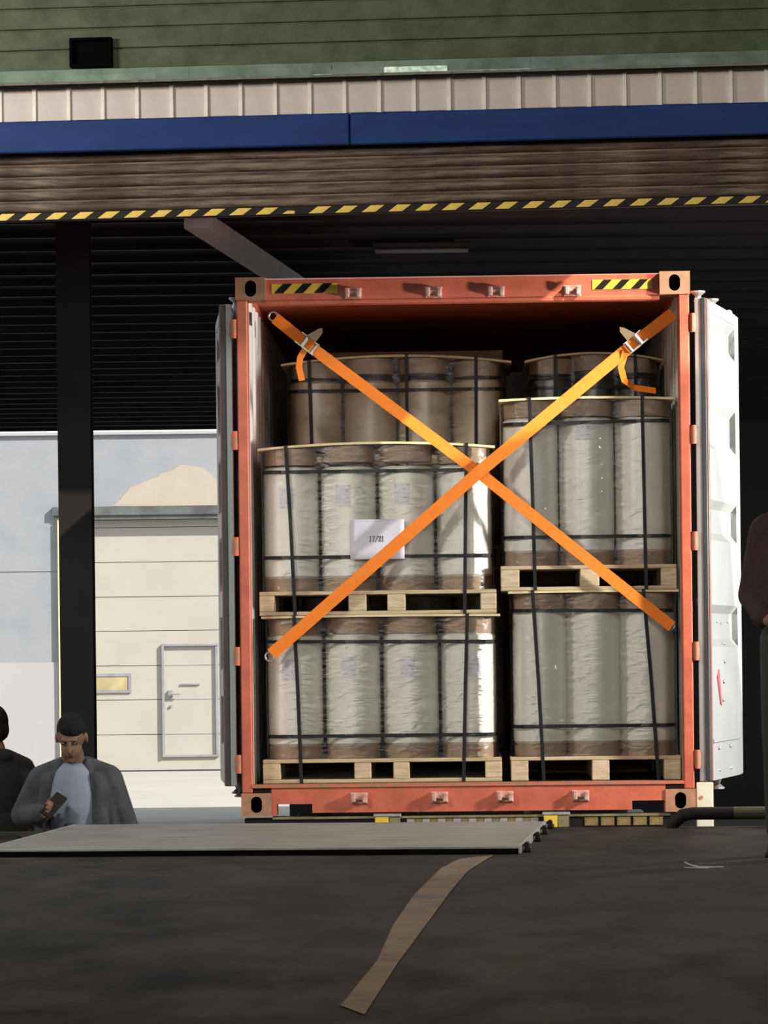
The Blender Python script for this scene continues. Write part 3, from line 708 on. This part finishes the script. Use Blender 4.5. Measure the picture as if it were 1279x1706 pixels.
# second row, standing taller behind the first
SY2 = 1.38
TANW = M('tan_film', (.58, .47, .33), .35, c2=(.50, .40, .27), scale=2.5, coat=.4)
SHADEW = M('shaded_film', (.060, .058, .034), .35, c2=(.04, .04, .025), scale=2.5, coat=.4)  # film darkened in its colour for the shade at the back
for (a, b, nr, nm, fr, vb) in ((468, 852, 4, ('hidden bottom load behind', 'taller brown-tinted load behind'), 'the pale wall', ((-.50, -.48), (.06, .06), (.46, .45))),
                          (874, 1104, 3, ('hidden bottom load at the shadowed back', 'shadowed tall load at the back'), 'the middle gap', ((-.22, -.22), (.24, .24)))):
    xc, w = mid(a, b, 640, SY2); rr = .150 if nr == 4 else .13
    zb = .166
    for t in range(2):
        load('b', xc, w, zb, SY2, 1.045, nr, .130, [(-w/2+.05, .09), (0, .09), (w/2-.05, .09)], True, .045 if t else .0, nm[t], fr, {}, vb=vb if t else (), hb=((.90, 0),) if t else (), film=bool(t), d=.95, r=rr, mat=TANW if nr == 4 else SHADEW)
        zb += .130+1.045+.013
    if nr == 4:
        ct = thing('kraft_carton', 'flat brown carton lying on the taller stack behind', 'carton', CF.w(xc+.10, SY2+.5, zb+.046), CF.a)
        MB().box(-.52, .52, 0, .40, 0, .06, b=.006).build('carton_body', KRAFT, ct); MB().box(-.52, .52, .18, .22, .06, .062).build('carton_tape', BOARD, ct)

# ---- paper sheet 17/21
x0, z1 = CF.px(583, 866, FY+.0); x1, z0 = CF.px(674, 931, FY+.0)
ps = thing('paper_sheet', 'white paper sheet numbered 17/21 stuck on the upper wrapped load', 'paper', CF.w((x0+x1)/2, FY-.016, z0), CF.a)
pw, phh = x1-x0, z1-z0
mb = MB(); n = 10
for j in range(6):
    for i in range(n+1): mb.v.append((-pw/2+pw*i/n, .0022*math.sin(i*.8+j*.5)-.003, phh*j/5))
for j in range(5):
    for i in range(n): mb.f.append((j*(n+1)+i, j*(n+1)+i+1, (j+1)*(n+1)+i+1, (j+1)*(n+1)+i)); mb.m.append(0)
o = mb.build('sheet', PAPER, ps, smooth=True)
sm = o.modifiers.new('thickness', 'SOLIDIFY'); sm.thickness = .0008
def glyph_bars(ch):                # serif numerals drawn as strokes in a 0..1 cell
    return {'1': [((.25, .86), (.5, 1)), ((.5, 1), (.5, .04)), ((.25, .02), (.75, .02))],
            '7': [((.12, .80), (.12, .97)), ((.12, .97), (.88, .97)), ((.88, .97), (.55, .5)), ((.55, .5), (.45, .0))],
            '/': [((.1, -.08), (.95, 1.06))],
            '2': [((.15, .74), (.2, .92)), ((.2, .92), (.5, 1)), ((.5, 1), (.8, .9)), ((.8, .9), (.82, .68)), ((.82, .68), (.15, .04)), ((.12, .04), (.86, .04)), ((.86, .04), (.9, .2))]}[ch]
mb = MB(); cw, chh = .0165, .030
tx0 = CF.px(615, 900, FY)[0]-(x0+x1)/2; tz0 = CF.px(640, 902.5, FY)[1]-z0
for i, ch in enumerate('17/21'):
    for (a, b) in glyph_bars(ch):
        a = Vector((tx0+(i+a[0]*.85)*cw, 0, tz0+a[1]*chh)); b = Vector((tx0+(i+b[0]*.85)*cw, 0, tz0+b[1]*chh))
        yy = -.0072
        d = (b-a); u = d.normalized()*.0012; nrm = Vector((-d.z, 0, d.x)).normalized()*(.0021 if abs(d.z) > abs(d.x) else .0012)
        mb.quad([Vector((p.x, yy, p.z)) for p in (a-u-nrm, b+u-nrm, b+u+nrm, a-u+nrm)])
o = mb.build('printed_number', INK, ps); o['label'] = 'black print reading 17/21'
sm = o.modifiers.new('thickness', 'SOLIDIFY'); sm.thickness = .0006

# ---- orange ratchet straps
def cp(px, py, s): x, z = CF.px(px, py, s); return Vector((x, s, z))
def strap(lab, pts, wdt, ratchet_i, tail, flip, ends):
    t = thing('ratchet_strap', lab, 'strap', CF.o, CF.a, 'crossed ratchet straps')
    V = [cp(*p) for p in pts]; V2 = []
    for a, b in zip(V, V[1:]): V2 += [a.lerp(b, k/6) for k in range(6)]
    V2.append(V[-1])
    d = (V[-1]-V[0]).normalized(); acr = Vector((-d.z, 0, d.x))
    if acr.z < 0: acr = -acr
    mb = MB().ribbon(V2, wdt, .003, acr); mb.build('webbing', STRAP, t)
    c = cp(*ratchet_i); u = d; a = acr
    rm = MB()
    rot = Matrix((u, Vector((0, 1, 0)), a)).transposed()   # along, out, across
    sub = MB(); sub.box(-.06, .06, -.022, -.018, -.030, -.026).box(-.06, .06, -.03, -.004, -.034, -.030).box(-.06, .06, -.03, -.004, .030, .034).tube((-.02, -.016, -.034), (-.02, -.016, .034), .013).tube((.045, -.016, -.034), (.045, -.016, .034), .009)
    s0 = len(rm.v); rm.v += [tuple(c+rot @ Vector(v)) for v in sub.v]; rm.f += sub.f; rm.m += sub.m
    rb_ = rm.build('ratchet_body', GALV, t)
    sub = MB(); sub.prism([(-.03, .03), (.03, .03), (.022*flip+.008, .095), (.010*flip+.004, .115), (-.004+.004*flip, .10)], 'y', -.03, -.012)
    rm = MB(); rm.v = [tuple(c+rot @ Vector(v)) for v in sub.v]; rm.f = sub.f; rm.m = sub.m
    rm.build('lever', M('ratchet_lever', (.22, .16, .09), .5, .3), rb_)
    T = [cp(*p) for p in tail]; T2 = []
    for a_, b_ in zip(T, T[1:]): T2 += [a_.lerp(b_, k/3) for k in range(3)]
    T2.append(T[-1]); ww = [Vector((1, .1, 0)) if abs((T2[min(i+1, len(T2)-1)]-T2[max(i-1, 0)]).normalized().z) > .5 else Vector((0, .3, 1)) for i in range(len(T2))]
    MB().ribbon(T2, .034, .003, ww).build('loose_tail', STRAP, t)
    for e in ends:
        q = cp(*e); mb = MB(); n = 10
        for i in range(n):
            a_, b_ = 2*math.pi*i/n, 2*math.pi*(i+1)/n
            mb.tube(q+Vector((.024*math.cos(a_), 0, .024*math.sin(a_))), q+Vector((.024*math.cos(b_), 0, .024*math.sin(b_))), .005, n=6)
        mb.build('end_hook', GALV, t)
strap('orange strap on top of the cross, rising towards the white sunlit door', [(1121, 522, .15), (1055, 573, .12), (797, 787, .085), (452, 1090, .12)], .066, (1058, 570, .118), [(1042, 585, .11), (1034, 612, .125), (1040, 634, .15), (1056, 646, .19), (1092, 651, .24)], 1, [(1117, 525, .155), (449, 1094, .13)])
strap('orange strap beneath the other, falling away from the pale inner wall', [(458, 530, .15), (515, 576, .125), (797, 787, .110), (1119, 1044, .13)], .062, (512, 573, .122), [(508, 582, .115), (500, 596, .11), (498, 612, .115), (503, 634, .12)], 1, [(455, 527, .16), (1116, 1042, .14)])

# ================================================================== DOCK EDGE
PT = FLOOR+.030
l0 = DF.l(F(-6, 1410, PT)); l1 = DF.l(F(862, 1411, PT)); yn = DF.l(F(430, 1414, PT)).y
lv = thing('dock_leveler', 'grey steel dock leveler plate lying raised at the dock edge', 'dock leveler', DF.w((l0.x+l1.x)/2, 0, FLOOR), DF.a)
hw = (l1.x-l0.x)/2
MB().box(-hw, hw, yn, -.01, .012, .032, b=.002).build('deck_plate', PLATE, lv)
MB().box(-hw+.03, hw-.03, yn+.03, -.02, .0, .012).build('under_plate_shade', BLACKHOLE, lv)
MB().box(-hw-.004, hw+.004, yn-.012, yn-.001, .0, .024).build('gap_shade', BLACKHOLE, lv)  # black strip painted in for the shadow under the plate's near edge
EDGE = M('bright_edge', (.42, .42, .40), .35, .5)
for sx in (-1, 1):
    MB().box(*sorted((sx*hw, sx*(hw+.014))), yn, -.02, .002, .034).build('side_angle', EDGE, lv)
    for yy in (yn*.92, yn*.55, yn*.28, -.10):
        MB().box(*sorted((sx*(hw+.02), sx*(hw+.05))), yy-.05, yy+.05, .0, .022, b=.005).tube((sx*(hw+.03), yy-.04, .03), (sx*(hw+.03), yy+.04, .03), .013).build('hinge_bracket', BLK, lv)
MB().box(-hw+.1, hw-.1, -.006, .02, -.30, .03).build('lip', PLATE, lv)
# black and yellow bent guard pipe at the dock edge
g0 = F(1122, 1374, FLOOR); a_ = DF.l(g0)
gp = thing('guard_pipe', 'black bent guard pipe along the dock edge near the white door', 'guard rail', DF.w(a_.x, -.12, FLOOR), DF.a)
MB().pipe([(-.01, 0, .0), (.0, 0, .02), (.05, 0, .062), (.10, 0, .070), (2.4, 0, .070), (2.45, 0, .062), (2.5, 0, 0)], .032, 14).build('bent_pipe', BLK, gp, smooth=True)
for i in range(3): MB().tube((.30+i*.34, 0, .070), (.46+i*.34, 0, .070), .0325, n=14).build('yellow_sleeve', M('dull_yellow_band', (.05, .045, .012), .5), gp)
# litter
sc = F(1155, 1446, FLOOR)
lt = thing('plastic_scrap', 'curled white plastic scrap on the dark floor', 'litter', (sc.x, sc.y, FLOOR), R(20)); lt.scale = (.6, .6, .6)
MB().ribbon([Vector(p) for p in ((-.02, .1, .035), (0, .04, .018), (.04, 0, .006), (.12, -.03, .004), (.20, -.05, .004))], .010, .0015, Vector((0, .4, 1))).build('curl', M('white_plastic', (.30, .31, .29), .5), lt)
MB().ribbon([Vector(p) for p in ((-.02, .1, .004), (-.06, .02, .004), (.0, -.08, .004), (.06, -.12, .004))], .006, .0015, Vector((0, .2, 1))).build('strand', M('white_plastic', (.30, .31, .29), .5), lt)

# ================================================================== PEOPLE
def remesh(mb, name, mat, parent, voxel, smooth_it=4):
    me = mb.mesh(name+'_raw', mat); o = bpy.data.objects.new(name+'_raw', me); col.objects.link(o)
    m1 = o.modifiers.new('r', 'REMESH'); m1.mode = 'VOXEL'; m1.voxel_size = voxel; m1.use_smooth_shade = True
    m2 = o.modifiers.new('s', 'SMOOTH'); m2.factor = .5; m2.iterations = smooth_it
    dg = bpy.context.evaluated_depsgraph_get(); new = bpy.data.meshes.new_from_object(o.evaluated_get(dg)); new.name = name
    new.materials.clear(); new.materials.append(mat)
    bpy.data.objects.remove(o); bpy.data.meshes.remove(me)
    return obj(name, new, parent)
def hand(mb, w, fwd, side, up, curl=.9, thumb=1):
    w, fwd, side, up = Vector(w), Vector(fwd).normalized(), Vector(side).normalized(), Vector(up).normalized()
    c = w+fwd*.045
    mb.cap(w, .024, w+fwd*.02, .026)
    for k in (-1, -.33, .33, 1): mb.cap(w+fwd*.02+side*(k*.018), .014, w+fwd*.085+side*(k*.028), .0115)
    for k, L in ((-1, .062), (-.33, .074), (.33, .078), (1, .068)):
        p = w+fwd*.085+side*(k*.028); r = .0092
        for q, s_ in enumerate((.45, .32, .23)):
            a = curl*(q+1)*.55; d = fwd*math.cos(a)-up*math.sin(a); e = p+d*(L*s_); mb.cap(p, r, e, r*.93, 8); p = e; r *= .93
    p = w+fwd*.025+side*(thumb*.026); d1 = (fwd*.6+side*thumb*.75-up*.25).normalized(); e = p+d1*.036; mb.cap(p, .013, e, .0108, 8)
    d2 = (fwd*.9+side*thumb*.15-up*.45).normalized(); mb.cap(e, .0105, e+d2*.03, .009, 8)
def figure(lab, loc, rz, J, C, h, bow=.0, open_front=False, hair_full=True):
    """J: arm joints (metres at 1.72 m tall), C: materials; faces -y"""
    S = h/1.72
    g = thing('person', lab, 'person', loc, rz); g.scale = (S, S, S)
    V = Vector
    hips = [V((-.095, .0, .90)), V((.095, .0, .90))]; knees = [V((-.115, -.02, .49)), V((.12, -.03, .49))]; ank = [V((-.12, .02, .08)), V((.13, .01, .08))]
    neck0, neck1 = V((0, .02, 1.41)), V((0, -.015-bow*.035, 1.50)); hc = V((0, -.035-bow*.055, 1.605-bow*.020))
    rot = Matrix.Rotation(bow*.55, 3, 'X')
    b = MB()
    b.ball((0, .0, 1.24), (.155, .10, .22)).ball((0, 0, .98), (.15, .105, .15)).ball((0, .01, 1.37), (.15, .06, .055))
    b.cap(neck0, .062, neck1, .056)
    b.ball(hc+rot @ V((0, .012, .018)), (.074, .092, .098), 18, rot=rot)            # skull
    b.ball(hc+rot @ V((0, -.030, -.055)), (.056, .062, .066), 16, rot=rot)           # jaw
    b.ball(hc+rot @ V((0, -.078, -.098)), (.020, .016, .016), 10, rot=rot)           # chin
    b.cap(hc+rot @ V((0, -.086, .012)), .009, hc+rot @ V((0, -.106, -.030)), .014, 8)   # nose
    b.ball(hc+rot @ V((0, -.088, -.062)), (.024, .010, .008), 10, rot=rot)           # mouth
    b.cap(hc+rot @ V((-.034, -.076, .026)), .010, hc+rot @ V((.034, -.076, .026)), .010, 8)  # brow
    for sx in (-1, 1):
        b.ball(hc+rot @ V((sx*.078, .008, -.014)), (.010, .020, .032), 10, rot=rot)
    for i, k in enumerate(('L', 'R')):
        sh_, el, wr = [V(p) for p in J[k]]
        b.cap(sh_-V((0, 0, .03)), .050, el, .043).cap(el, .041, wr, .029)
        f = V(J[k+'h'][0]); s_ = V(J[k+'h'][1]); hand(b, wr, f, s_, s_.cross(f) if J[k+'h'][2] > 0 else f.cross(s_), J[k+'h'][3], J[k+'h'][4])
        b.cap(hips[i], .088, knees[i], .056).cap(knees[i], .054, ank[i], .04).cap(ank[i], .04, ank[i]+V((0, -.13, -.04)), .034)
    remesh(b, 'body', C['skin'], g, .0065, 3)
    for sx in (-1, 1):   # eyes
        MB().ball(hc+rot @ V((sx*.031, -.0735, .006)), (.012, .008, .007), 10, rot=rot).build('eye', M('eye_dark', (.05, .04, .04), .2), g)
    hr = MB(); hr.ball(hc+rot @ V((0, .022, .026)), (.078, .092, .096), 20, rot=rot); hr.ball(hc+rot @ V((.006, -.022, .060)), (.062, .056, .046), 14, rot=rot)
    hr.ball(hc+rot @ V((0, .055, -.02)), (.070, .06, .07), 14, rot=rot)
    cut = []
    ho = remesh(hr, 'hair', HAIR, g, .008, 2)
    # trousers and shoes
    t = MB(); t.ball((0, .0, .93), (.168, .125, .13))
    for i in (0, 1): t.cap(hips[i], .105, knees[i], .078).cap(knees[i], .076, ank[i]+V((0, .0, .03)), .066)
    remesh(t, 'trousers', C['trousers'], g, .012)
    for i in (0, 1):
        s_ = MB().cap(ank[i]+V((0, .03, -.035)), .042, ank[i]+V((0, -.15, -.045)), .038); s_.box(ank[i].x-.042, ank[i].x+.042, -.19+ank[i].y, .07+ank[i].y, 0, .02)
        remesh(s_, 'shoe', BLK, g, .009)
    if C.get('shirt'):
        t = MB(); t.ball((0, -.035, 1.21), (.150, .128, .25), 20).ball((0, -.025, 1.04), (.160, .125, .16), 18).ball((0, .0, 1.375), (.12, .075, .07), 16)
        t.cap((0, .02, 1.37), .075, (0, .0, 1.43), .066)
        remesh(t, 'shirt', C['shirt'], g, .010)
    t = MB(); off = .035 if open_front else 0
    W_ = .012 if open_front else 0
    t.ball((0, off, 1.23), (.190+W_, .125, .23), 20).ball((0, off, 1.03), (.190+W_, .135, .20), 20).ball((0, off*.6+.005, 1.385), (.175, .078, .068), 18)
    t.ball((0, .035, 1.44), (.078, .058, .045), 14)
    if open_front:
        for sx in (-1, 1):
            t.cap((sx*.125, -.070, 1.36), .040, (sx*.150, -.100, 1.16), .046).cap((sx*.150, -.100, 1.16), .046, (sx*.160, -.105, .90), .046)
            t.cap((sx*.072, -.030, 1.45), .020, (sx*.10, -.085, 1.30), .022)     # collar and lapel
    else:
        t.ball((0, -.02, 1.2), (.17, .125, .24), 18).ball((0, -.02, 1.02), (.18, .13, .17), 18)
    for k in ('L', 'R'):
        sh_, el, wr = [V(p) for p in J[k]]
        t.cap(V((sh_.x*.30, .02, 1.435)), .046, V((sh_.x*.92, .015, 1.372)), .062)
        t.cap(V((sh_.x*.95, .01, 1.36)), .066, el, .064).cap(V((sh_.x*.75, .02, 1.30)), .085, V((sh_.x*.9, .03, 1.02)), .080).cap(el, .066, wr.lerp(el, .12), .046)
        t.cap(wr.lerp(el, .20), .048, wr.lerp(el, .08), .044)
    remesh(t, 'jacket', C['jacket'], g, .010, 3)
    return g
JK_GREY = M('grey_jacket', (.050, .053, .060), .9, c2=(.028, .028, .032), scale=9, bump=.6, bscale=14)
JK_BLACK = M('black_jacket', (.006, .0055, .006), .85, bump=.2, bscale=14)
JK_MAROON = M('maroon_jacket', (.026, .009, .009), .9, c2=(.015, .006, .006), scale=8, bump=.3, bscale=14)
SHIRT = M('pale_blue_shirt', (.19, .215, .27), .9, c2=(.15, .175, .22), scale=7, bump=.2, bscale=12)
TRO = M('dark_trousers', (.022, .022, .026), .85); TRO_G = M('olive_trousers', (.018, .020, .016), .85)
mp_ = P(124, 1300, 18.75)
J1 = {'L': [(-.195, .01, 1.375), (-.275, .0, 1.175), (-.125, -.215, 1.185)], 'Lh': [(.55, -.75, .25), (.2, .25, .95), 1, .9, 1],
      'R': [(.200, .02, 1.375), (.268, .05, 1.10), (.235, -.06, .86)], 'Rh': [(-.05, -.25, -1), (.1, -1, .2), 1, .5, 1]}
man = figure('person in an open grey jacket over a pale shirt, looking down at a phone', (mp_.x, 18.75, 0), R(-4), J1, {'skin': SKIN, 'trousers': TRO, 'jacket': JK_GREY, 'shirt': SHIRT}, 1.735, bow=1.0, open_front=True)
# phone held in the hand
Mw = Matrix.LocRotScale(man.location, man.rotation_euler, man.scale)
hp_ = Mw @ Vector((-.062, -.305, 1.235))
ph = thing('phone', 'dark phone held in the hand of the person in grey', 'phone', hp_, R(-4))
o = MB().box(-.037, .037, -.005, .005, -.075, .075, b=.004).build('phone_body', BLK, ph); o.rotation_euler = (R(-38), R(28), R(-20))
o2 = MB().box(-.033, .033, .0052, .0062, -.068, .068).build('phone_screen', M('phone_glass', (.03, .03, .04), .1), ph); o2.rotation_euler = o.rotation_euler
mp2 = P(-6, 1300, 19.75)
J2 = {'L': [(-.195, .01, 1.375), (-.25, .03, 1.10), (-.24, -.05, .86)], 'Lh': [(.05, -.2, -1), (-.1, -1, .2), 1, .5, 1],
      'R': [(.195, .01, 1.375), (.255, .05, 1.11), (.20, -.14, 1.00)], 'Rh': [(-.4, -.8, -.3), (.1, -.3, 1), 1, .7, 1]}
figure('person in a black jacket at the edge of the picture beside the one in grey', (mp2.x, 19.75, 0), R(225), J2, {'skin': SKIN, 'trousers': TRO, 'jacket': JK_BLACK}, 1.755, bow=.1)
mp3 = P(1343, 1000, 15.0)
J3 = {'L': [(-.185, .02, 1.365), (-.235, .06, 1.095), (-.15, -.12, .99)], 'Lh': [(.6, -.5, -.4), (.1, -.3, 1), 1, .7, 1],
      'R': [(.185, .02, 1.365), (.25, .05, 1.10), (.23, -.04, .86)], 'Rh': [(-.05, -.2, -1), (.1, -1, .2), 1, .5, 1]}
figure('person in a dark maroon jacket standing on the dock, elbow against the white door', (mp3.x, 15.0, FLOOR), R(-15), J3, {'skin': SKIN, 'trousers': TRO_G, 'jacket': JK_MAROON}, 1.74, bow=.1)
